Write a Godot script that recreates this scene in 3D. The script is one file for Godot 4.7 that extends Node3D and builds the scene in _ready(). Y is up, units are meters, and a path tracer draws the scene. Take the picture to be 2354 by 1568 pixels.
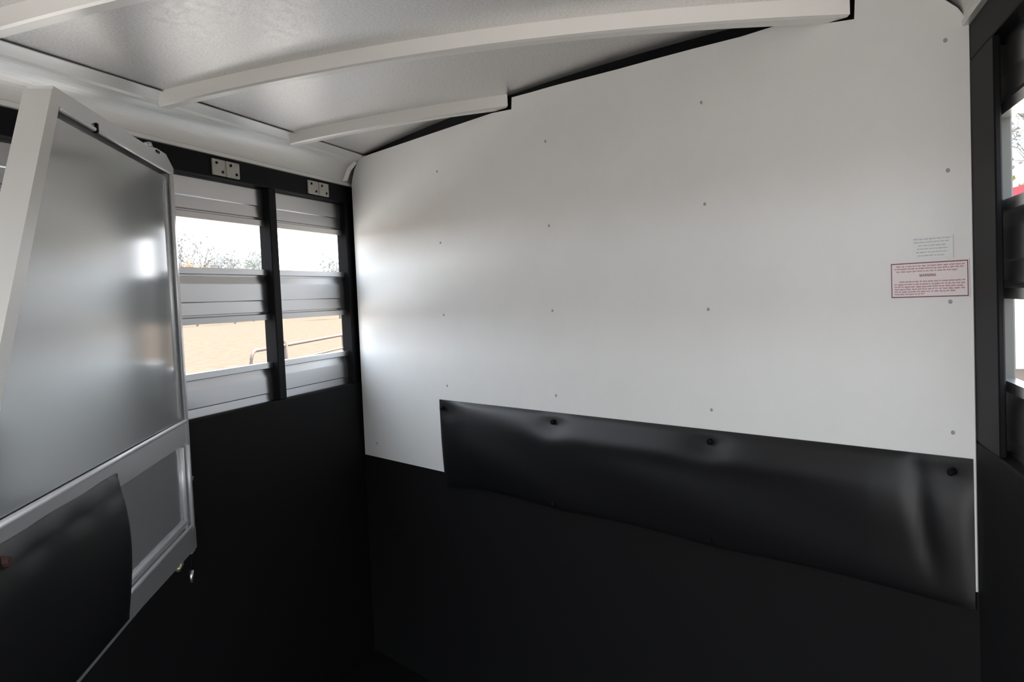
extends Node3D
# Inside a slant-load livestock trailer: open slatted side walls, arched aluminium roof, a white slanted
# front panel with a black kick pad, and a metal stall divider swung back along the left wall.
# x runs across the trailer (left wall 0, right wall W), z runs along it (towards the open rear), y is up.

const W := 2.03
const ZB := 1.414                 # where the slanted front wall meets the right wall
const SILL := 1.129
const HEAD := 1.865
const REAR := 4.2
const NOSE := -1.2
const GROUND := -0.45
const SLAT_H := 0.174
const SLATS := [1.089, 1.410, 1.733]
const CAM := Vector3(1.66, 1.45, 3.314)

var M := {}
var used := {}

# ---------------------------------------------------------------- helpers
func mat(albedo: Color, rough: float, metal := 0.0) -> StandardMaterial3D:
	var m := StandardMaterial3D.new()
	m.albedo_color = albedo.linear_to_srgb()
	m.roughness = rough
	m.metallic = metal
	return m

func noise_tex(seed_no: int, freq: float, lo: Color, hi: Color, size := 512, octaves := 4, power := 1.0) -> ImageTexture:
	var n := FastNoiseLite.new()
	n.seed = seed_no
	n.noise_type = FastNoiseLite.TYPE_SIMPLEX_SMOOTH
	n.frequency = freq / size
	n.fractal_octaves = octaves
	var grey := n.get_seamless_image(size, size)
	var img := Image.create(size, size, false, Image.FORMAT_RGB8)
	for y in size:
		for x in size:
			img.set_pixel(x, y, lo.lerp(hi, pow(grey.get_pixel(x, y).r, power)))
	img.generate_mipmaps()
	return ImageTexture.create_from_image(img)

func numbered(called: String) -> String:
	var n: int = used.get(called, 0)
	used[called] = n + 1
	return called if n == 0 else "%s_%03d" % [called, n]

func tri(st: SurfaceTool, a: Vector3, b: Vector3, c: Vector3, outward: Vector3) -> void:
	var n := (c - a).cross(b - a)
	if n.dot(outward) < 0.0:
		var t := b
		b = c
		c = t
	st.add_vertex(a)
	st.add_vertex(b)
	st.add_vertex(c)

func quad(st: SurfaceTool, a: Vector3, b: Vector3, c: Vector3, d: Vector3, outward: Vector3) -> void:
	tri(st, a, b, c, outward)
	tri(st, a, c, d, outward)

func begin(smooth := false) -> SurfaceTool:
	var st := SurfaceTool.new()
	st.begin(Mesh.PRIMITIVE_TRIANGLES)
	st.set_smooth_group(0 if smooth else -1)
	return st

# a chamfered box from lo to hi
func add_box(st: SurfaceTool, lo: Vector3, hi: Vector3, bevel := 0.002) -> void:
	var c := (lo + hi) * 0.5
	var h := (hi - lo) * 0.5
	var b := minf(bevel, minf(h.x, minf(h.y, h.z)) * 0.45)
	var v := {}
	for sx in [-1, 1]:
		for sy in [-1, 1]:
			for sz in [-1, 1]:
				var s := Vector3(sx, sy, sz)
				v[[sx, sy, sz, 0]] = c + s * Vector3(h.x, h.y - b, h.z - b)
				v[[sx, sy, sz, 1]] = c + s * Vector3(h.x - b, h.y, h.z - b)
				v[[sx, sy, sz, 2]] = c + s * Vector3(h.x - b, h.y - b, h.z)
				tri(st, v[[sx, sy, sz, 0]], v[[sx, sy, sz, 1]], v[[sx, sy, sz, 2]], s)
	for s in [-1, 1]:
		quad(st, v[[s, -1, -1, 0]], v[[s, 1, -1, 0]], v[[s, 1, 1, 0]], v[[s, -1, 1, 0]], Vector3(s, 0, 0))
		quad(st, v[[-1, s, -1, 1]], v[[1, s, -1, 1]], v[[1, s, 1, 1]], v[[-1, s, 1, 1]], Vector3(0, s, 0))
		quad(st, v[[-1, -1, s, 2]], v[[1, -1, s, 2]], v[[1, 1, s, 2]], v[[-1, 1, s, 2]], Vector3(0, 0, s))
		for t in [-1, 1]:
			quad(st, v[[s, t, -1, 0]], v[[s, t, 1, 0]], v[[s, t, 1, 1]], v[[s, t, -1, 1]], Vector3(s, t, 0))
			quad(st, v[[s, -1, t, 0]], v[[s, 1, t, 0]], v[[s, 1, t, 2]], v[[s, -1, t, 2]], Vector3(s, 0, t))
			quad(st, v[[-1, s, t, 1]], v[[1, s, t, 1]], v[[1, s, t, 2]], v[[-1, s, t, 2]], Vector3(0, s, t))

# a flat outline given as 2D points, extruded; place(u, v, w) turns profile coordinates into a point
func add_prism(st: SurfaceTool, poly: PackedVector2Array, w0: float, w1: float, place: Callable) -> void:
	var idx := Geometry2D.triangulate_polygon(poly)
	var ax: Vector3 = place.call(0.0, 0.0, 1.0) - place.call(0.0, 0.0, 0.0)
	for k in range(0, idx.size(), 3):
		var a := poly[idx[k]]
		var b := poly[idx[k + 1]]
		var c := poly[idx[k + 2]]
		tri(st, place.call(a.x, a.y, w0), place.call(b.x, b.y, w0), place.call(c.x, c.y, w0), -ax * signf(w1 - w0))
		tri(st, place.call(a.x, a.y, w1), place.call(b.x, b.y, w1), place.call(c.x, c.y, w1), ax * signf(w1 - w0))
	var area := 0.0
	for i in poly.size():
		area += poly[i].cross(poly[(i + 1) % poly.size()])
	for i in poly.size():
		var p := poly[i]
		var q := poly[(i + 1) % poly.size()]
		var e := q - p
		var o2 := Vector2(e.y, -e.x) * signf(area)
		var out: Vector3 = place.call(o2.x, o2.y, 0.0) - place.call(0.0, 0.0, 0.0)
		quad(st, place.call(p.x, p.y, w0), place.call(q.x, q.y, w0), place.call(q.x, q.y, w1), place.call(p.x, p.y, w1), out)

func xy(u: float, v: float, w: float) -> Vector3:
	return Vector3(u, v, w)

func add_tube(st: SurfaceTool, pts: Array, radii: Array, sides := 10) -> void:
	var rings := []
	for i in pts.size():
		var p: Vector3 = pts[i]
		var d: Vector3 = (pts[mini(i + 1, pts.size() - 1)] - pts[maxi(i - 1, 0)]).normalized()
		var side := d.cross(Vector3.UP if absf(d.y) < 0.9 else Vector3.RIGHT).normalized()
		var up := side.cross(d)
		var ring := []
		for k in sides:
			var a := TAU * k / sides
			ring.append(p + (side * cos(a) + up * sin(a)) * float(radii[mini(i, radii.size() - 1)]))
		rings.append(ring)
	for i in rings.size() - 1:
		for k in sides:
			var m := (k + 1) % sides
			var mid: Vector3 = (rings[i][k] + rings[i][m]) * 0.5 - pts[i]
			quad(st, rings[i][k], rings[i][m], rings[i + 1][m], rings[i + 1][k], mid)
	for k in sides:
		tri(st, pts[0], rings[0][k], rings[0][(k + 1) % sides], pts[0] - pts[1])
		tri(st, pts[-1], rings[-1][k], rings[-1][(k + 1) % sides], pts[-1] - pts[-2])

func obj(called: String, st: SurfaceTool, m: Material, parent: Node = self) -> MeshInstance3D:
	st.generate_normals()
	var o := MeshInstance3D.new()
	o.name = numbered(called) if parent == self else called
	o.mesh = st.commit()
	o.material_override = m
	parent.add_child(o, true)
	return o

func box(called: String, lo: Vector3, hi: Vector3, m: Material, parent: Node = self, bevel := 0.002) -> MeshInstance3D:
	var st := begin()
	add_box(st, lo, hi, bevel)
	return obj(called, st, m, parent)

func thing(called: String, label: String, category: String, at := Vector3.ZERO, group := "") -> Node3D:
	var o := Node3D.new()
	o.name = numbered(called)
	add_child(o)
	o.position = at
	tag(o, label, category, group)
	return o

func tag(o: Node, label: String, category: String, group := "") -> void:
	o.set_meta("label", label)
	o.set_meta("category", category)
	if group:
		o.set_meta("group", group)

func struct(called: String, label: String, category: String, at := Vector3.ZERO) -> Node3D:
	var o := thing(called, label, category, at)
	o.set_meta("kind", "structure")
	return o

# underside of the arched roof
func roof_y(x: float) -> float:
	return 2.092 - 0.045 * pow((x - W * 0.5) / 0.9, 2.0)

# a point seen from where the photographer stood: compass bearing and distance on the ground outside
func field(bearing: float, far: float) -> Vector3:
	var a := deg_to_rad(bearing)
	return Vector3(CAM.x + far * sin(a), GROUND, CAM.z - far * cos(a))

# ---------------------------------------------------------------- scene
func _ready() -> void:
	make_camera_and_light()
	make_materials()
	make_floor()
	make_side(0)
	make_side(1)
	make_front()
	make_roof()
	make_ends()
	make_divider()
	make_kick_pad()
	make_stickers()
	make_brackets()
	make_outside()

func make_camera_and_light() -> void:
	var cam := Camera3D.new()
	cam.name = "camera"
	cam.fov = 42.2016
	cam.near = 0.02
	cam.far = 400.0
	add_child(cam)
	cam.transform = Transform3D(Basis.from_euler(Vector3(-0.049, 0.291, -0.044), EULER_ORDER_YXZ), CAM)
	cam.current = true

	var sky := ProceduralSkyMaterial.new()
	sky.sky_top_color = Color(0.78, 0.88, 1.0).linear_to_srgb()
	sky.sky_horizon_color = Color(0.97, 0.98, 1.0).linear_to_srgb()
	sky.ground_bottom_color = Color(0.18, 0.15, 0.12).linear_to_srgb()
	sky.ground_horizon_color = Color(0.3, 0.27, 0.24).linear_to_srgb()
	sky.sky_curve = 0.2
	var env := Environment.new()
	env.background_mode = Environment.BG_SKY
	env.sky = Sky.new()
	env.sky.sky_material = sky
	env.background_energy_multiplier = 5.5
	env.tonemap_mode = Environment.TONE_MAPPER_LINEAR
	env.tonemap_exposure = 0.96
	env.sdfgi_enabled = true
	env.ssao_enabled = true
	env.ssil_enabled = true
	var we := WorldEnvironment.new()
	we.name = "world_environment"
	we.environment = env
	add_child(we)

	var sun := DirectionalLight3D.new()
	sun.name = "sun"
	sun.light_color = Color(1.0, 0.95, 0.87)
	sun.light_energy = 6.5
	sun.light_angular_distance = 3.0
	sun.shadow_enabled = true
	sun.sky_mode = DirectionalLight3D.SKY_MODE_LIGHT_ONLY
	add_child(sun)
	sun.look_at_from_position(Vector3(0.6, 8.0, -5.0), Vector3.ZERO)

func make_materials() -> void:
	M.rubber = mat(Color(0.010, 0.010, 0.0105), 0.7)
	M.rubber.metallic_specular = 0.25
	M.black = mat(Color(0.0065, 0.0065, 0.0075), 0.5)
	M.black.metallic_specular = 0.2
	M.jamb = mat(Color(0.06, 0.062, 0.058), 0.5)
	M.vinyl = mat(Color(0.007, 0.007, 0.008), 0.45)
	M.vinyl.metallic_specular = 0.5
	M.white = mat(Color(0.83, 0.835, 0.83), 0.34)
	M.white.metallic_specular = 0.12
	M.white.albedo_texture = noise_tex(3, 6.0, Color(0.985, 0.985, 0.983), Color(1, 1, 1), 256, 3)
	M.white.uv1_triplanar = true
	M.white.uv1_scale = Vector3(0.6, 0.6, 0.6)
	# brushed mill-finish aluminium
	M.sheet = mat(Color(0.62, 0.64, 0.65), 0.14, 0.52)
	M.slat = mat(Color(0.7, 0.7, 0.71), 0.22, 0.95)
	M.rail = mat(Color(0.78, 0.79, 0.8), 0.34, 0.7)
	M.trim = mat(Color(0.85, 0.86, 0.87), 0.35, 0.35)
	M.bow = mat(Color(0.84, 0.83, 0.81), 0.36, 0.3)
	M.cove = mat(Color(0.8, 0.8, 0.78), 0.36, 0.5)
	M.roof = mat(Color(0.82, 0.815, 0.81), 0.47, 0.85)
	M.roof.albedo_texture = noise_tex(11, 110.0, Color(0.74, 0.73, 0.72), Color(1, 1, 1), 1024, 3, 0.3)
	M.roof.roughness_texture = noise_tex(12, 30.0, Color(0.8, 0.8, 0.8), Color(1, 1, 1), 512, 3)
	M.roof.uv1_triplanar = true
	M.roof.uv1_scale = Vector3(1.1, 1.1, 1.1)
	M.zinc = mat(Color(0.5, 0.49, 0.45), 0.45, 0.5)
	M.steel = mat(Color(0.6, 0.6, 0.6), 0.3, 1.0)
	M.brass = mat(Color(0.62, 0.56, 0.36), 0.35, 0.8)
	M.rust = mat(Color(0.05, 0.02, 0.015), 0.8)
	M.rivet = mat(Color(0.38, 0.39, 0.4), 0.45, 0.3)
	M.sand = mat(Color(0.142, 0.112, 0.092), 1.0)
	M.sand.metallic_specular = 0.0
	M.bounce_ground = mat(Color(0.335, 0.32, 0.305), 1.0)  # for the added unseen ground that bounces light into the trailer
	M.sand.albedo_texture = noise_tex(21, 20.0, Color(0.86, 0.85, 0.84), Color(1, 1, 1), 512, 5)
	M.sand.uv1_triplanar = true
	M.sand.uv1_world_triplanar = true
	M.sand.uv1_scale = Vector3(0.08, 0.08, 0.08)
	M.outer = mat(Color(0.5, 0.5, 0.5), 0.5)

func make_floor() -> void:
	var f := struct("floor", "black rubber matted trailer floor below the walls", "floor")
	box("floor_deck", Vector3(-0.03, -0.1, NOSE), Vector3(W + 0.03, -0.014, REAR), M.black, f)
	var z := NOSE
	while z < REAR - 0.1:
		var e := minf(z + 1.22, REAR)
		box("rubber_mat", Vector3(0.002, -0.014, z + 0.002), Vector3(W - 0.002, 0.0, e - 0.002), M.rubber, f, 0.004)
		z += 1.22

# one extruded aluminium slat: cross-section in (depth behind the wall face, height)
func slat_profile() -> PackedVector2Array:
	return PackedVector2Array([Vector2(-0.046, 0.0), Vector2(-0.021, 0.0), Vector2(-0.021, 0.019), Vector2(-0.024, 0.021), Vector2(-0.033, 0.0235), Vector2(-0.033, 0.0265),
		Vector2(-0.026, 0.029), Vector2(-0.029, 0.066), Vector2(-0.0265, 0.069), Vector2(-0.0275, 0.124), Vector2(-0.034, 0.149), Vector2(-0.034, 0.151),
		Vector2(-0.023, 0.153), Vector2(-0.021, 0.155), Vector2(-0.021, SLAT_H), Vector2(-0.046, SLAT_H)])

func make_side(right: int) -> void:
	var side := "right" if right else "left"
	var w := struct("wall_" + side, "black lined %s side wall with open aluminium slats above" % side, "wall")
	# mirrored placement: depth u < 0 lies behind the wall's inner face
	var px := func(u: float, v: float, z: float) -> Vector3:
		return Vector3(W - u if right else u, v, z)
	var span := func(called: String, u0: float, u1: float, y0: float, y1: float, z0: float, z1: float, m: Material, b := 0.002) -> MeshInstance3D:
		var a: Vector3 = px.call(u0, y0, z0)
		var c: Vector3 = px.call(u1, y1, z1)
		return box(called, Vector3(minf(a.x, c.x), y0, z0), Vector3(maxf(a.x, c.x), y1, z1), m, w, b)
	var first := 1.519 if right else 0.042          # first opening begins here; solid before it
	var opens := [0.601] if right else [0.523, 0.523, 0.76]
	var bay := 0
	span.call("lower_liner", -0.046, 0.0, -0.1, SILL, NOSE, REAR, M.rubber, 0.004)
	span.call("header", -0.046, 0.0, HEAD, 1.95, NOSE, REAR, M.black)
	if right:
		span.call("nose_lining", -0.046, 0.0, SILL, HEAD, NOSE, 1.40, M.black)
		span.call("corner_post", -0.012, 0.0, SILL, HEAD, 1.40, 1.597, M.black, 0.003)
		span.call("jamb", -0.046, -0.012, SILL, HEAD, 1.40, first, M.jamb, 0.003)
	else:
		span.call("nose_lining", -0.046, 0.0, SILL, HEAD, NOSE, -0.05, M.black)
		span.call("corner_post", -0.046, 0.0, SILL, HEAD, -0.05, first, M.black, 0.003)
	var shared: ArrayMesh = null
	var z0 := first
	while z0 < REAR - 0.2:
		var open: float = opens[mini(bay, opens.size() - 1)]
		bay += 1
		var z1 := minf(z0 + open, REAR - 0.05)
		shared = null
		for y in SLATS:
			var yb: float = y
			if shared == null:
				var st := begin()
				add_prism(st, slat_profile(), 0.0, z1 - z0, func(u: float, v: float, ww: float) -> Vector3: return Vector3(-u if right else u, v, ww))
				st.generate_normals()
				shared = st.commit()
			var s := MeshInstance3D.new()
			s.name = "slat"
			s.mesh = shared
			s.material_override = M.slat
			s.position = Vector3(W if right else 0.0, yb, z0)
			w.add_child(s, true)
		if z1 < REAR - 0.051:
			span.call("post", -0.046, 0.0, SILL, HEAD, z1, z1 + 0.046, M.black, 0.003)
		z0 = z1 + 0.046
	span.call("rear_post", -0.046, 0.0, SILL, HEAD, REAR - 0.05, REAR, M.black, 0.003)

func make_front() -> void:
	var L := Vector2(W, ZB).length()
	var f := struct("wall_front", "smooth white panel wall set on the slant, black rubber lining below", "wall")
	f.basis = Basis(Vector3(W, 0, ZB) / L, Vector3.UP, Vector3(-ZB, 0, W) / L)
	var pts := [Vector2(0.018, 0.829), Vector2(2.47, 0.829), Vector2(2.473, 1.93), Vector2(2.468, 1.945), Vector2(2.452, 1.97), Vector2(2.427, 1.993), Vector2(2.37, 2.027),
		Vector2(2.241, 2.05), Vector2(2.238, 2.006), Vector2(2.162, 2.016), Vector2(2.138, 2.03), Vector2(2.089, 2.043)]
	for s in [1.948, 1.80, 1.672, 1.54, 1.40, 1.276, 1.17]:
		var x: float = s * W / L
		pts.append(Vector2(s, roof_y(x) - 0.018 - 0.012 * smoothstep(1.1, 1.6, s)))
	pts.append_array([Vector2(1.080, 2.0765), Vector2(1.076, 2.0405), Vector2(1.02, 2.0445), Vector2(0.976, 2.0475), Vector2(0.11, 2.036), Vector2(0.085, 2.026), Vector2(0.05, 1.993), Vector2(0.03, 1.96), Vector2(0.022, 1.935)])
	var st := begin()
	add_prism(st, PackedVector2Array(pts), -0.004, 0.0, xy)
	obj("white_panel", st, M.white, f)
	st = begin()
	add_box(st, Vector3(0.0, -0.05, -0.03), Vector3(L, 0.835, -0.0045), 0.003)
	obj("lower_lining", st, M.rubber, f)
	# black edge seal standing just behind the white panel, up to the roof skin
	var seal := PackedVector2Array([Vector2(0.12, 1.9), Vector2(2.36, 1.9)])
	for k in 25:
		var s := lerpf(2.36, 0.12, k / 24.0)
		seal.append(Vector2(s, roof_y(s * W / L) + 0.004))
	st = begin()
	add_prism(st, seal, -0.03, -0.016, xy)
	obj("roof_seal", st, M.black, f)
	for row in [[0.645, [1.906, 1.655, 1.399, 1.146]], [1.232, [1.915, 1.662, 1.405, 1.146]], [1.826, [1.913, 1.662, 1.399, 1.145]], [2.428, [1.914, 1.662, 1.404, 1.143]], [0.122, [0.886]]]:
		for y in row[1]:
			var r := begin()
			add_tube(r, [Vector3(row[0], y, -0.001), Vector3(row[0], y, 0.0012), Vector3(row[0], y, 0.0022)], [0.0042, 0.0042, 0.0026], 10)
			obj("rivet", r, M.rivet, f)

func make_roof() -> void:
	var c := struct("ceiling", "arched mill-finish aluminium roof skin with raised cross bows", "ceiling")
	# arched roof skin, a sheet per pair of bows
	var seams := [NOSE, -0.64, 0.586, 1.87, 3.13, REAR]
	for i in seams.size() - 1:
		var st := begin()
		var poly := PackedVector2Array()
		for k in 33:
			var x := lerpf(0.052, W - 0.052, k / 32.0)
			poly.append(Vector2(x, roof_y(x)))
		for k in 33:
			var x := lerpf(W - 0.052, 0.052, k / 32.0)
			poly.append(Vector2(x, roof_y(x) + 0.012))
		add_prism(st, poly, seams[i], seams[i + 1], xy)
		obj("roof_sheet", st, M.roof, c)
	var bows := [0.605, 1.274, 1.912, 2.51, 3.13, 3.75, REAR - 0.01]
	for zb in bows:
		var zn: float = zb
		var st := begin()
		var prev := []
		for k in 37:
			var x := lerpf(0.088, W - 0.088, k / 36.0)
			var cut := zn < ZB           # these two stop short of the slanted front wall
			if cut:
				x = lerpf(0.088, zn * W / ZB, k / 36.0)
			var y := roof_y(x)
			var ring := []
			for q in [[0.0, 0.001], [0.0, -0.036], [-0.004, -0.041], [-0.036, -0.041], [-0.04, -0.036], [-0.04, 0.001]]:
				ring.append(Vector3(x + (q[0] * W / ZB * k / 36.0 if cut else 0.0), y + q[1], zn + q[0]))
			var mid := Vector3(x - (0.02 * W / ZB * k / 36.0 if cut else 0.0), y - 0.02, zn - 0.02)
			if prev:
				for j in 5:
					quad(st, prev[j], prev[j + 1], ring[j + 1], ring[j], (ring[j] + ring[j + 1]) * 0.5 - mid)
			if k == 0 or k == 36:
				var out := Vector3(-1 if k == 0 else 1, 0, 0)
				for j in 4:
					tri(st, ring[0], ring[j + 1], ring[j + 2 if j < 4 else 5], out)
			prev = ring
		obj("roof_bow", st, M.bow, c)
	# rounded cove rails where the walls turn into the roof, each with a flat flange
	var inner := [Vector2(0.0, 1.932), Vector2(0.011, 1.932), Vector2(0.012, 1.943), Vector2(0.008, 1.9455)]
	for k in 13:
		var a := lerpf(0.0, 1.25, k / 12.0)
		inner.append(Vector2(0.008 + 0.082 * (1.0 - cos(a)), 1.948 + 0.076 * sin(a)))
	inner.append_array([Vector2(0.068, 2.0265), Vector2(0.105, 2.0395), Vector2(0.105, 2.042), Vector2(0.058, 2.031), Vector2(0.05, 2.06), Vector2(-0.046, 2.06), Vector2(-0.046, 1.932)])
	for right in 2:
		var st := begin()
		add_prism(st, PackedVector2Array(inner), NOSE, REAR, func(u: float, v: float, ww: float) -> Vector3: return Vector3(W - u if right else u, v, ww))
		obj("cove_rail", st, M.cove, c)
	# bright end plate of the cove against the white panel
	var st2 := begin()
	add_prism(st2, PackedVector2Array([Vector2(0.012, 1.945), Vector2(0.03, 1.945), Vector2(0.05, 1.985), Vector2(0.078, 2.012), Vector2(0.066, 2.02), Vector2(0.035, 1.995)]), 0.075, 0.079, xy)
	obj("end_plate", st2, M.white, c)

func make_ends() -> void:
	var n := struct("wall_nose", "closed black front end beyond the white slanted panel", "wall")
	box("nose_panel", Vector3(-0.046, -0.1, NOSE - 0.04), Vector3(W + 0.046, 2.11, NOSE), M.black, n)
	# the rear doorway behind the photographer stands open: only its frame
	var r := struct("wall_rear", "black frame of the open rear doorway", "wall")
	box("sill", Vector3(-0.046, -0.1, REAR), Vector3(W + 0.046, 0.0, REAR + 0.06), M.black, r)
	box("header", Vector3(-0.046, 1.95, REAR), Vector3(W + 0.046, 2.11, REAR + 0.06), M.black, r)
	for px in [[-0.046, 0.06], [W - 0.06, W + 0.046]]:
		box("post", Vector3(px[0], 0.0, REAR), Vector3(px[1], 1.95, REAR + 0.06), M.black, r)

func make_divider() -> void:
	var a := deg_to_rad(24.0)
	var d := thing("stall_divider", "grey aluminium stall divider with black pad, swung back along the slatted wall", "divider", Vector3(0.06, 0, 1.209))
	d.basis = Basis(Vector3(sin(a), 0, cos(a)), Vector3.UP, Vector3(-cos(a), 0, sin(a)))   # local x along the panel, z into its thickness
	var T := 0.045
	var E0 := Vector2(0.842, 1.869)      # slanted rear edge, top and bottom
	var E1 := Vector2(1.30, 1.144)
	var st := begin()
	# top rail with a cut corner at the hinge end
	add_prism(st, PackedVector2Array([Vector2(-0.045, 1.842), Vector2(-0.045, 1.856), Vector2(0.03, 1.884), Vector2(0.12, 1.884), Vector2(0.2, 1.876), Vector2(0.835, 1.876), Vector2(0.846, 1.842)]), 0.0, T, xy)
	obj("top_rail", st, M.rail, d)
	st = begin()
	add_box(st, Vector3(-0.045, 0.775, 0.0), Vector3(-0.002, 1.842, T), 0.006)
	obj("hinge_stile", st, M.rail, d)
	st = begin()
	add_box(st, Vector3(-0.002, 1.08, 0.001), Vector3(1.33, 1.139, T), 0.002)
	obj("middle_rail", st, M.rail, d)
	st = begin()
	add_prism(st, PackedVector2Array([Vector2(-0.045, 0.772), Vector2(0.5, 0.786), Vector2(1.33, 0.786), Vector2(1.33, 0.842), Vector2(-0.002, 0.842), Vector2(-0.002, 0.83), Vector2(-0.045, 0.83)]), 0.0, T, xy)
	obj("bottom_rail", st, M.rail, d)
	# slanted rear post
	st = begin()
	var back := Vector2(-0.036, 0.0)
	add_prism(st, PackedVector2Array([E0, E1, E1 + back * 1.3, Vector2(E0.x - 0.047, E0.y)]), -0.0005, T + 0.004, xy)
	obj("rear_post", st, M.cove, d)
	st = begin()
	add_box(st, Vector3(1.29, 0.786, -0.0005), Vector3(1.33, 1.144, T + 0.004), 0.003)
	obj("rear_stile", st, M.cove, d)
	# upper and lower sheets, set back from the frame
	st = begin()
	add_prism(st, PackedVector2Array([Vector2(0.012, 1.15), Vector2(1.255, 1.15), Vector2(0.817, 1.823), Vector2(0.03, 1.823), Vector2(0.017, 1.818), Vector2(0.012, 1.806)]), 0.006, 0.012, xy)
	obj("upper_sheet", st, M.sheet, d)
	st = begin()
	add_box(st, Vector3(0.0, 0.84, 0.008), Vector3(1.3, 1.08, 0.014), 0.001)
	obj("lower_sheet", st, M.sheet, d)
	st = begin()
	add_prism(st, PackedVector2Array([Vector2(-0.01, 0.8), Vector2(1.32, 0.8), Vector2(1.3, 1.14), Vector2(0.82, 1.85), Vector2(-0.01, 1.85)]), T - 0.006, T - 0.002, xy)
	obj("back_sheet", st, M.sheet, d)
	# bright edge trims
	var trims := [[Vector3(-0.002, 1.837, 0.0), Vector3(0.81, 1.839, 0.0), 0.0045], [Vector3(-0.01, 1.143, 0.002), Vector3(1.3, 1.143, 0.002), 0.0055], [Vector3(0.0, 0.845, 0.001), Vector3(1.3, 0.845, 0.001), 0.0055],
		[Vector3(-0.002, 0.84, 0.0), Vector3(-0.002, 1.075, 0.0), 0.006], [Vector3(0.0, 1.15, 0.0), Vector3(0.0, 1.835, 0.0), 0.005], [Vector3(0.045, 0.85, 0.006), Vector3(0.045, 1.075, 0.006), 0.008], [Vector3(0.046, 1.16, 0.006), Vector3(0.046, 1.81, 0.006), 0.0045], [Vector3(0.03, 0.868, 0.006), Vector3(1.3, 0.868, 0.006), 0.007]]
	for t in trims:
		st = begin(true)
		add_tube(st, [t[0], t[1]], [t[2]], 10)
		obj("edge_trim", st, M.trim, d)
	# joint in the top rail trim
	st = begin()
	add_box(st, Vector3(0.607, 1.832, -0.006), Vector3(0.617, 1.852, 0.004), 0.001)
	obj("trim_joint", st, M.black, d)
	# spring latch on the cut top corner
	st = begin(true)
	add_tube(st, [Vector3(0.185, 1.884, 0.012), Vector3(0.155, 1.889, 0.01), Vector3(0.13, 1.886, 0.01)], [0.006, 0.007, 0.004], 8)
	var latch := obj("spring_latch", st, M.steel, d)
	st = begin()
	add_box(st, Vector3(0.105, 1.872, -0.003), Vector3(0.135, 1.879, 0.004), 0.001)
	obj("latch_slot", st, M.black, latch)
	# hinge hardware on the wall side and below
	st = begin(true)
	add_tube(st, [Vector3(-0.04, 0.966, 0.012), Vector3(-0.075, 0.964, 0.012), Vector3(-0.1, 0.966, 0.012)], [0.008, 0.0065, 0.003], 8)
	obj("hinge_pin", st, M.steel, d)
	st = begin()
	add_box(st, Vector3(-0.044, 0.762, 0.004), Vector3(-0.005, 0.776, 0.03), 0.002)
	add_box(st, Vector3(-0.01, 0.766, 0.01), Vector3(0.12, 0.772, 0.022), 0.002)
	obj("latch_bracket", st, M.zinc, d)
	st = begin(true)
	add_tube(st, [Vector3(0.128, 0.776, 0.004), Vector3(0.165, 0.77, 0.004)], [0.008], 8)
	obj("latch_bolt", st, M.brass, d)
	st = begin(true)
	add_tube(st, [Vector3(-0.022, 0.764, 0.012), Vector3(-0.015, 0.712, 0.012)], [0.004], 8)
	var rod := obj("drop_rod", st, M.black, d)
	st = begin(true)
	add_tube(st, [Vector3(-0.015, 0.714, 0.012), Vector3(-0.008, 0.68, 0.012)], [0.007], 8)
	obj("rod_tip", st, M.steel, rod)
	# padded black cover over the lower panel
	st = begin(true)
	var nu := 60
	var nv := 22
	var g := []
	for i in nu + 1:
		var row := []
		for j in nv + 1:
			var u := i / float(nu)
			var v := j / float(nv)
			var left := 0.613 - 0.012 * sin(PI * v) + 0.016 * pow(v, 4.0)
			var s := lerpf(left, 1.34, u)
			var y := lerpf(0.798, 1.116 + 0.0008 * sin(s * 21.0), v)
			var e := pow(maxf(0.0, sin(PI * clampf(u * 6.0, 0.0, 0.5))), 0.6) * pow(maxf(0.0, sin(PI * v)), 0.45)
			var bulge := 0.004 + 0.022 * e + 0.004 * sin(s * 9.0 + v * 3.0) * e
			bulge -= 0.009 * exp(-pow((v - 0.9) / 0.05, 2.0)) * e * (0.6 + 0.4 * sin(s * 30.0))
			row.append(Vector3(s, y, -bulge))
		g.append(row)
	add_sheet(st, g, Vector3(0, 0, -1), 0.004)
	var pad := obj("pad", st, M.vinyl, d)
	st = begin()
	add_tube(st, [Vector3(1.205, 1.095, -0.012), Vector3(1.205, 1.095, -0.024)], [0.010, 0.008], 10)
	var bolt := obj("bolt", st, M.rust, pad)
	bolt.set_meta("label", "small rusty red bolt head")

# a curved sheet over a grid of points, with thickness
func add_sheet(st: SurfaceTool, g: Array, out: Vector3, thick: float) -> void:
	var nu := g.size() - 1
	var nv: int = g[0].size() - 1
	var back := -out * thick
	for i in nu:
		for j in nv:
			quad(st, g[i][j], g[i + 1][j], g[i + 1][j + 1], g[i][j + 1], out)
	st.set_smooth_group(-1)
	for i in nu:
		quad(st, g[i][0], g[i + 1][0], g[i + 1][0] + back, g[i][0] + back, Vector3(0, -1, 0))
		quad(st, g[i][nv], g[i + 1][nv], g[i + 1][nv] + back, g[i][nv] + back, Vector3(0, 1, 0))
	for j in nv:
		quad(st, g[0][j], g[0][j + 1], g[0][j + 1] + back, g[0][j] + back, g[0][0] - g[1][0])
		quad(st, g[nu][j], g[nu][j + 1], g[nu][j + 1] + back, g[nu][j] + back, g[nu][0] - g[0][0])

func front_basis() -> Basis:
	var L := Vector2(W, ZB).length()
	return Basis(Vector3(W, 0, ZB) / L, Vector3.UP, Vector3(-ZB, 0, W) / L)

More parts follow.
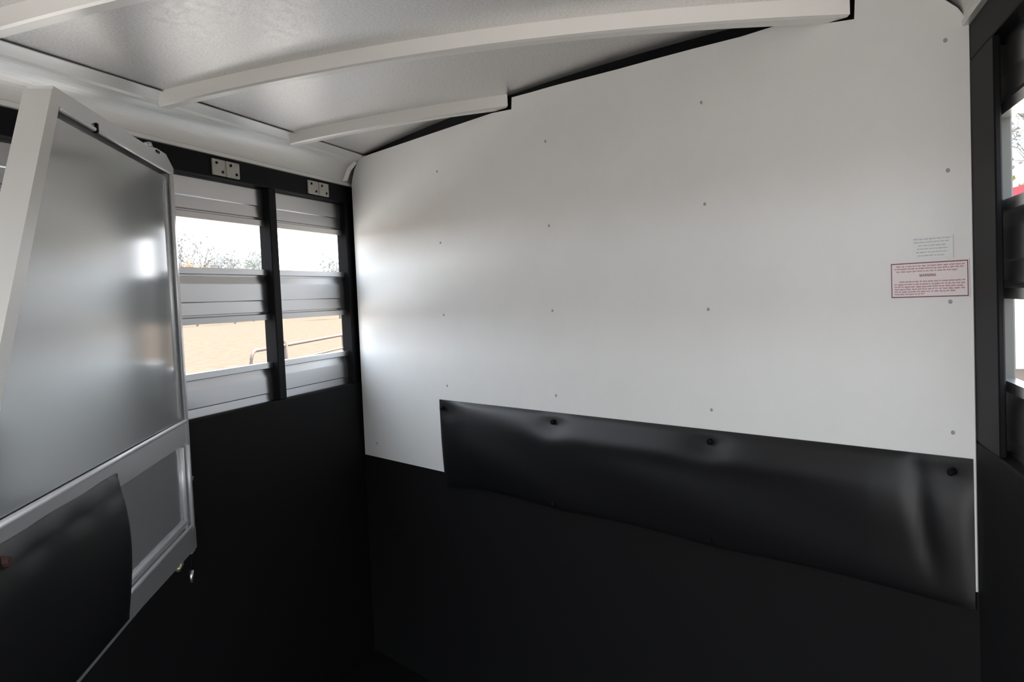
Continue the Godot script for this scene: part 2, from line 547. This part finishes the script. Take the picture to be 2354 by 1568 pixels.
func make_kick_pad() -> void:
	var p := thing("kick_pad", "long black padded kick cover bolted low across the white panel", "pad")
	p.basis = front_basis()
	var nu := 150
	var nv := 36
	var bolts := [0.625, 1.228, 1.828, 2.43]
	var g := []
	for i in nu + 1:
		var row := []
		for j in nv + 1:
			var u := i / float(nu)
			var v := j / float(nv)
			var s := lerpf(0.594 + 0.018 * pow(1.0 - v, 3.0), 2.4665, u)
			var y := lerpf(0.792, 1.094, v)
			# bottom edge: lower at the open corner, scalloped between its bolts
			y -= (1.0 - v) * (0.012 * exp(-pow((s - 0.62) / 0.1, 2.0)) - 0.008 * absf(sin(PI * (s - 0.625) / 0.602)))
			var e := pow(maxf(0.0, sin(PI * v)), 0.5) * pow(clampf(minf(u, 1.0 - u) * 9.0, 0.0, 1.0), 0.5)
			var z := 0.003 + 0.030 * e
			# long soft fold below the top edge, pulled in at each bolt
			z += 0.010 * e * exp(-pow((v - 0.78) / 0.1, 2.0)) * (0.5 + 0.5 * sin(s * 4.0 + 1.0))
			z += 0.005 * e * sin(s * 7.0 + v * 4.0) * sin(v * 5.0)
			for b in bolts:
				var dd := Vector2((s - b) / 0.07, (v - 0.9) / 0.12).length()
				z -= 0.020 * e * exp(-dd * dd)
			z -= 0.012 * e * exp(-pow((s - 2.40 + 0.05 * v) / 0.02, 2.0)) * smoothstep(0.0, 0.4, v)
			row.append(Vector3(s, y, z))
		g.append(row)
	var st := begin(true)
	add_sheet(st, g, Vector3(0, 0, 1), 0.003)
	obj("cover", st, M.vinyl, p)
	for b in bolts:
		st = begin()
		add_tube(st, [Vector3(b, 1.066, 0.008), Vector3(b, 1.066, 0.018), Vector3(b, 1.066, 0.021)], [0.008, 0.008, 0.005], 10)
		obj("bolt", st, M.black, p)
	for b in [1.222, 1.822]:
		st = begin()
		add_tube(st, [Vector3(b, 0.812, 0.006), Vector3(b, 0.812, 0.024), Vector3(b, 0.812, 0.027)], [0.007, 0.007, 0.004], 10)
		obj("bolt", st, M.black, p)

func make_stickers() -> void:
	var rng := RandomNumberGenerator.new()
	rng.seed = 41
	# pink-white warning sticker with a dark red frame and small print
	var wd := 720
	var hd := 330
	var img := Image.create(wd, hd, false, Image.FORMAT_RGB8)
	img.fill(Color(0.92, 0.88, 0.89))
	var red := Color(0.62, 0.36, 0.4)
	img.fill_rect(Rect2i(10, 10, wd - 20, 8), Color(0.4, 0.22, 0.27))
	img.fill_rect(Rect2i(10, hd - 18, wd - 20, 8), Color(0.36, 0.2, 0.25))
	img.fill_rect(Rect2i(10, 10, 8, hd - 20), Color(0.4, 0.2, 0.25))
	img.fill_rect(Rect2i(wd - 18, 10, 8, hd - 20), Color(0.36, 0.2, 0.25))
	var lines := [[34, 60, 660, 0.6], [56, 40, 640, 1.0], [80, 60, 560, 1.0], [172, 90, 600, 1.0], [196, 40, 640, 1.0], [218, 40, 640, 1.0], [240, 40, 650, 1.0], [262, 40, 560, 1.0], [284, 40, 300, 0.8]]
	for l in lines:
		var x: int = l[1]
		while x < l[1] + l[2] - 20 and x < wd - 40:
			var wl := rng.randi_range(14, 52)
			for q in range(0, mini(wl, wd - 40 - x), 5):
				img.fill_rect(Rect2i(x + q, l[0] + rng.randi_range(0, 3), 4, rng.randi_range(8, 12)), red.lerp(Color(0.92, 0.88, 0.89), rng.randf_range(0.0, 0.35)))
			x += wl + 9
	var p := thing("warning_sticker", "pink and white warning sticker with dark red frame, at panel edge", "sticker")
	p.basis = front_basis()
	var m := StandardMaterial3D.new()
	m.albedo_texture = ImageTexture.create_from_image(img)
	m.roughness = 0.5
	flat(p, "printed_sheet", m, Vector2(2.305, 1.412), Vector2(2.466, 1.487))
	var tm := TextMesh.new()
	var font := SystemFont.new()
	font.font_names = PackedStringArray(["Droid Sans"])
	font.font_weight = 700
	tm.font = font
	tm.text = "WARNING"
	tm.font_size = 32
	tm.pixel_size = 0.00022
	tm.depth = 0.0002
	var t := MeshInstance3D.new()
	t.name = "heading"
	t.mesh = tm
	t.material_override = mat(Color(0.2, 0.07, 0.09), 0.6)
	t.position = Vector3(2.384, 1.4585, 0.0012)
	p.add_child(t, true)
	# plain white notice of grey small print above it
	var im2 := Image.create(360, 210, false, Image.FORMAT_RGB8)
	im2.fill(Color(0.9, 0.91, 0.91))
	var ys := [[16, 20, 320], [46, 20, 300], [78, 60, 240], [108, 50, 260], [140, 40, 270], [172, 50, 240]]
	for l in ys:
		var x: int = l[1]
		while x < l[1] + l[2]:
			var wl := rng.randi_range(12, 40)
			for q in range(0, mini(wl, l[1] + l[2] - x), 5):
				im2.fill_rect(Rect2i(x + q, l[0] + rng.randi_range(0, 2), 4, rng.randi_range(8, 12)), Color(0.62, 0.64, 0.65).lerp(Color(0.9, 0.91, 0.91), rng.randf_range(0.0, 0.4)))
			x += wl + 8
	var n := thing("notice_sticker", "small white sticker of grey print just above the framed warning sticker", "sticker")
	n.basis = front_basis()
	var m2 := StandardMaterial3D.new()
	m2.albedo_texture = ImageTexture.create_from_image(im2)
	m2.roughness = 0.45
	flat(n, "printed_sheet", m2, Vector2(2.352, 1.491), Vector2(2.436, 1.536))

# a thin printed sheet on the white panel, with texture coordinates
func flat(parent: Node3D, called: String, m: Material, lo: Vector2, hi: Vector2) -> void:
	var st := SurfaceTool.new()
	st.begin(Mesh.PRIMITIVE_TRIANGLES)
	var z := 0.001
	var c := [[Vector3(lo.x, hi.y, z), Vector2(0, 0)], [Vector3(hi.x, hi.y, z), Vector2(1, 0)], [Vector3(hi.x, lo.y, z), Vector2(1, 1)], [Vector3(lo.x, lo.y, z), Vector2(0, 1)]]
	for k in [0, 1, 2, 0, 2, 3]:
		st.set_uv(c[k][1])
		st.set_normal(Vector3(0, 0, 1))
		st.add_vertex(c[k][0])
	# the cut edge of the vinyl
	var b := Vector3(0, 0, -0.0008)
	for k in 4:
		var p0: Vector3 = c[k][0]
		var p1: Vector3 = c[(k + 1) % 4][0]
		var n := (p0 + p1) * 0.5 - Vector3((lo.x + hi.x) * 0.5, (lo.y + hi.y) * 0.5, z)
		for v in [p0, p1, p1 + b, p0, p1 + b, p0 + b]:
			st.set_uv(Vector2(0.005, 0.005))
			st.set_normal(n.normalized())
			st.add_vertex(v)
	var o := MeshInstance3D.new()
	o.name = called
	o.mesh = st.commit()
	o.material_override = m
	parent.add_child(o, true)

func make_brackets() -> void:
	var spec := [["pair of pale bolted metal plates on black header beside the divider", 0.786, 0.93], ["pair of pale bolted metal plates on black header beside the white panel", 0.187, 0.343]]
	for k in 2:
		var b := thing("header_bracket", spec[k][0], "bracket", Vector3(0.0, 1.872, (spec[k][1] + spec[k][2]) * 0.5), "bolted plates on the header")
		var half: float = (spec[k][2] - spec[k][1]) * 0.5
		for s in [-1, 1]:
			var plate := begin()
			var z0: float = 0.003 if s > 0 else -half
			var z1: float = half if s > 0 else -0.003
			add_box(plate, Vector3(0.0, 0.0, z0), Vector3(0.006, 0.05, z1), 0.0015)
			var pl := obj("plate", plate, M.zinc, b)
			for q in [[0.28, 0.012], [0.72, 0.038]]:
				var st := begin()
				add_tube(st, [Vector3(0.005, q[1], lerpf(z0, z1, q[0])), Vector3(0.009, q[1], lerpf(z0, z1, q[0]))], [0.0045], 8)
				obj("bolt", st, M.black, pl)
		var st2 := begin()
		add_box(st2, Vector3(0.0, 0.001, -0.004), Vector3(0.011, 0.049, 0.004), 0.002)
		obj("hinge_barrel", st2, M.zinc, b)

# ---------------------------------------------------------------- outside
func make_outside() -> void:
	var g := struct("ground", "pale sandy ground of the yard outside the trailer", "ground")
	var st := begin()
	var n := 24
	for i in n:
		var a0 := TAU * i / n
		var a1 := TAU * (i + 1) / n
		tri(st, Vector3(0, GROUND, 0), Vector3(cos(a0), 0, sin(a0)) * 300.0 + Vector3(0, GROUND, 0), Vector3(cos(a1), 0, sin(a1)) * 300.0 + Vector3(0, GROUND, 0), Vector3.UP)
	obj("sand", st, M.sand, g)
	# unseen pale ground, added to bounce light up to the ceiling
	var apron := struct("added_bounce_ground", "added unseen pale ground around the trailer that bounces light inside", "bounce_ground")
	box("bounce_ground_surface", Vector3(-5.8, GROUND - 0.2, -8.0), Vector3(8.0, GROUND + 0.015, 14.0), M.bounce_ground, apron, 0.01)
	make_corral()
	make_trees()
	make_shed()

func make_corral() -> void:
	var pipe := mat(Color(0.1, 0.075, 0.06), 0.7)
	var a := field(-33.2, 15.2)
	var b := field(-27.2, 21.6)
	var d := (b - a).normalized()
	var length := (b - a).length()
	var c := thing("corral_panel", "round-cornered steel pipe corral panel standing on the sand", "fence panel", a)
	var st := begin(true)
	var hoop := [Vector3(0, 0.12, 0), Vector3(0, 0.95, 0)]
	for k in 7:
		var t := PI * 0.5 * k / 6.0
		hoop.append(d * (0.25 - 0.25 * cos(t)) + Vector3(0, 0.95 + 0.25 * sin(t), 0))
	hoop.append(d * length * 0.5 + Vector3(0, 1.2, 0))
	hoop.append(d * (length - 0.25) + Vector3(0, 1.2, 0))
	for k in 7:
		var t := PI * 0.5 * k / 6.0
		hoop.append(d * (length - 0.25 + 0.25 * sin(t)) + Vector3(0, 0.95 + 0.25 * cos(t), 0))
	hoop.append(d * length + Vector3(0, 0.0, 0))
	hoop[0] = Vector3.ZERO
	add_tube(st, hoop, [0.03], 8)
	obj("frame", st, pipe, c)
	for y in [0.3, 0.6, 0.9]:
		st = begin(true)
		add_tube(st, [Vector3(0, y, 0), d * length + Vector3(0, y, 0)], [0.022], 8)
		obj("rail", st, pipe, c)
	for q in [0.28, 0.93]:
		st = begin(true)
		add_tube(st, [d * length * q, d * length * q + Vector3(0, 1.28 if q < 0.5 else 1.2, 0)], [0.045 if q < 0.5 else 0.03], 8)
		obj("post", st, pipe, c)

func branch(st: SurfaceTool, rng: RandomNumberGenerator, p: Vector3, dir: Vector3, length: float, r: float, depth: int, tips: Array) -> void:
	var q := p + dir * length
	var bend := p + dir * length * 0.5 + Vector3(rng.randf_range(-1, 1), rng.randf_range(-0.5, 0.5), rng.randf_range(-1, 1)) * length * 0.07
	add_tube(st, [p, bend, q], [r, r * 0.8, r * 0.6], 5)
	if depth <= 1:
		tips.append(bend)
		tips.append(q)
	if depth == 0:
		return
	var n := 3 + (1 if rng.randf() < 0.5 else 0)
	for i in n:
		var turn := TAU * (i + rng.randf_range(-0.3, 0.3)) / n
		var side := dir.cross(Vector3.UP if absf(dir.y) < 0.9 else Vector3.RIGHT).normalized().rotated(dir, turn)
		var nd := (dir + side * rng.randf_range(0.55, 0.95) + Vector3(0, 0.12, 0)).normalized()
		branch(st, rng, p + dir * length * rng.randf_range(0.65, 1.0), nd, length * rng.randf_range(0.6, 0.78), r * 0.55, depth - 1, tips)

func tree(label: String, at: Vector3, height: float, seed_no: int, bark: Material, leaf: Material, leaves: int, leaf_size: float, wide := 1.0) -> void:
	var rng := RandomNumberGenerator.new()
	rng.seed = seed_no
	var t := thing("tree" if height > 3.0 else "bush", label, "tree" if height > 3.0 else "bush", at, "trees and bushes beyond the yard")
	var st := begin(true)
	var tips := []
	var L := height * 0.33
	add_tube(st, [Vector3(0, -0.1, 0), Vector3(0.02, L * 0.5, 0), Vector3(0.05, L, 0.03)], [height * 0.028, height * 0.022, height * 0.018], 7)
	for i in 5:
		var turn := TAU * (i + rng.randf_range(-0.2, 0.2)) / 5.0
		var up := rng.randf_range(0.7, 1.5) if i else 2.5
		branch(st, rng, Vector3(0.05, L * rng.randf_range(0.7, 1.0), 0.03), Vector3(cos(turn), up, sin(turn)).normalized(), height * rng.randf_range(0.2, 0.27), height * 0.011, 3, tips)
	obj("trunk_and_branches", st, bark, t)
	var top := 0.1
	for q in tips:
		top = maxf(top, q.y)
	t.scale = Vector3(wide, 1.0, wide) * height / top
	if leaves == 0:
		return
	st = begin()
	for i in leaves:
		var c: Vector3 = tips[rng.randi() % tips.size()] + Vector3(rng.randfn(), rng.randfn(), rng.randfn()) * height * 0.035
		var u := Vector3(rng.randfn(), rng.randfn(), rng.randfn()).normalized() * leaf_size
		var v := u.cross(Vector3(rng.randfn(), rng.randfn(), rng.randfn())).normalized() * leaf_size * 0.6
		tri(st, c - u, c + v, c + u, Vector3.UP)
		tri(st, c - u, c + u, c - v, Vector3.UP)
	var f := obj("foliage", st, leaf, t)
	f.set_meta("kind", "stuff")

func make_trees() -> void:
	var bark := mat(Color(0.17, 0.165, 0.16), 0.9)
	var green := mat(Color(0.29, 0.31, 0.28), 0.8)
	var grey := mat(Color(0.3, 0.31, 0.3), 0.8)
	var orange := mat(Color(0.4, 0.28, 0.19), 0.8)
	var lime := mat(Color(0.2, 0.22, 0.07), 0.8)
	for m in [green, grey, orange, lime]:
		m.backlight = Color(0.5, 0.5, 0.5)
	tree("tall bare-topped tree above the orange bush", field(-36.1, 140.0), 13.4, 1, bark, grey, 420, 0.26, 0.7)
	tree("rusty orange bush at the foot of the tall bare tree", field(-36.2, 120.0), 8.5, 2, bark, orange, 1100, 0.26, 0.55)
	tree("thin leafless tree beside the divider edge", field(-37.4, 160.0), 13.6, 3, bark, grey, 260, 0.26, 0.6)
	tree("low rounded grey-green tree next to the tall bare tree", field(-34.8, 176.0), 12.6, 4, bark, grey, 900, 0.34, 0.8)
	tree("small grey-green tree standing in a gap of the tree line", field(-34.0, 126.0), 8.6, 6, bark, green, 420, 0.24, 0.5)
	tree("dense upright tree next to the black window post", field(-32.9, 142.0), 10.8, 7, bark, green, 800, 0.28, 0.5)
	tree("taller leafy tree mostly behind the black window post", field(-32.3, 166.0), 13.0, 8, bark, green, 700, 0.3, 0.6)
	tree("grey tree seen low beside the corner post", field(-27.6, 128.0), 8.8, 9, bark, grey, 480, 0.26, 0.6)
	tree("sparse tree with few leaves above the red roof", field(13.9, 37.0), 9.4, 12, bark, grey, 1000, 0.09)
	tree("yellow-green leafy tree right behind the red roof", field(16.1, 29.0), 4.9, 13, bark, lime, 1600, 0.1, 0.8)

func make_shed() -> void:
	var red := mat(Color(0.3, 0.035, 0.05), 0.5)
	var pale := mat(Color(0.7, 0.7, 0.68), 0.7)
	var at := field(14.9, 22.0)
	var s := thing("shed", "white shed with a low arched red metal roof", "building", at)
	s.rotation.y = deg_to_rad(-14.0)
	box("walls", Vector3(-1.2, 0.0, -1.5), Vector3(1.2, 3.45, 1.5), pale, s, 0.02)
	var st := begin()
	var poly := PackedVector2Array()
	for k in 13:
		var x := lerpf(-1.35, 1.35, k / 12.0)
		poly.append(Vector2(x, 3.72 - 0.27 * pow(x / 1.35, 2.0)))
	poly.append(Vector2(1.35, 3.38))
	poly.append(Vector2(-1.35, 3.38))
	add_prism(st, poly, -1.65, 1.65, xy)
	obj("roof", st, red, s)
	box("door", Vector3(-0.5, 0.0, 1.49), Vector3(0.5, 2.1, 1.53), M.outer, s, 0.01)
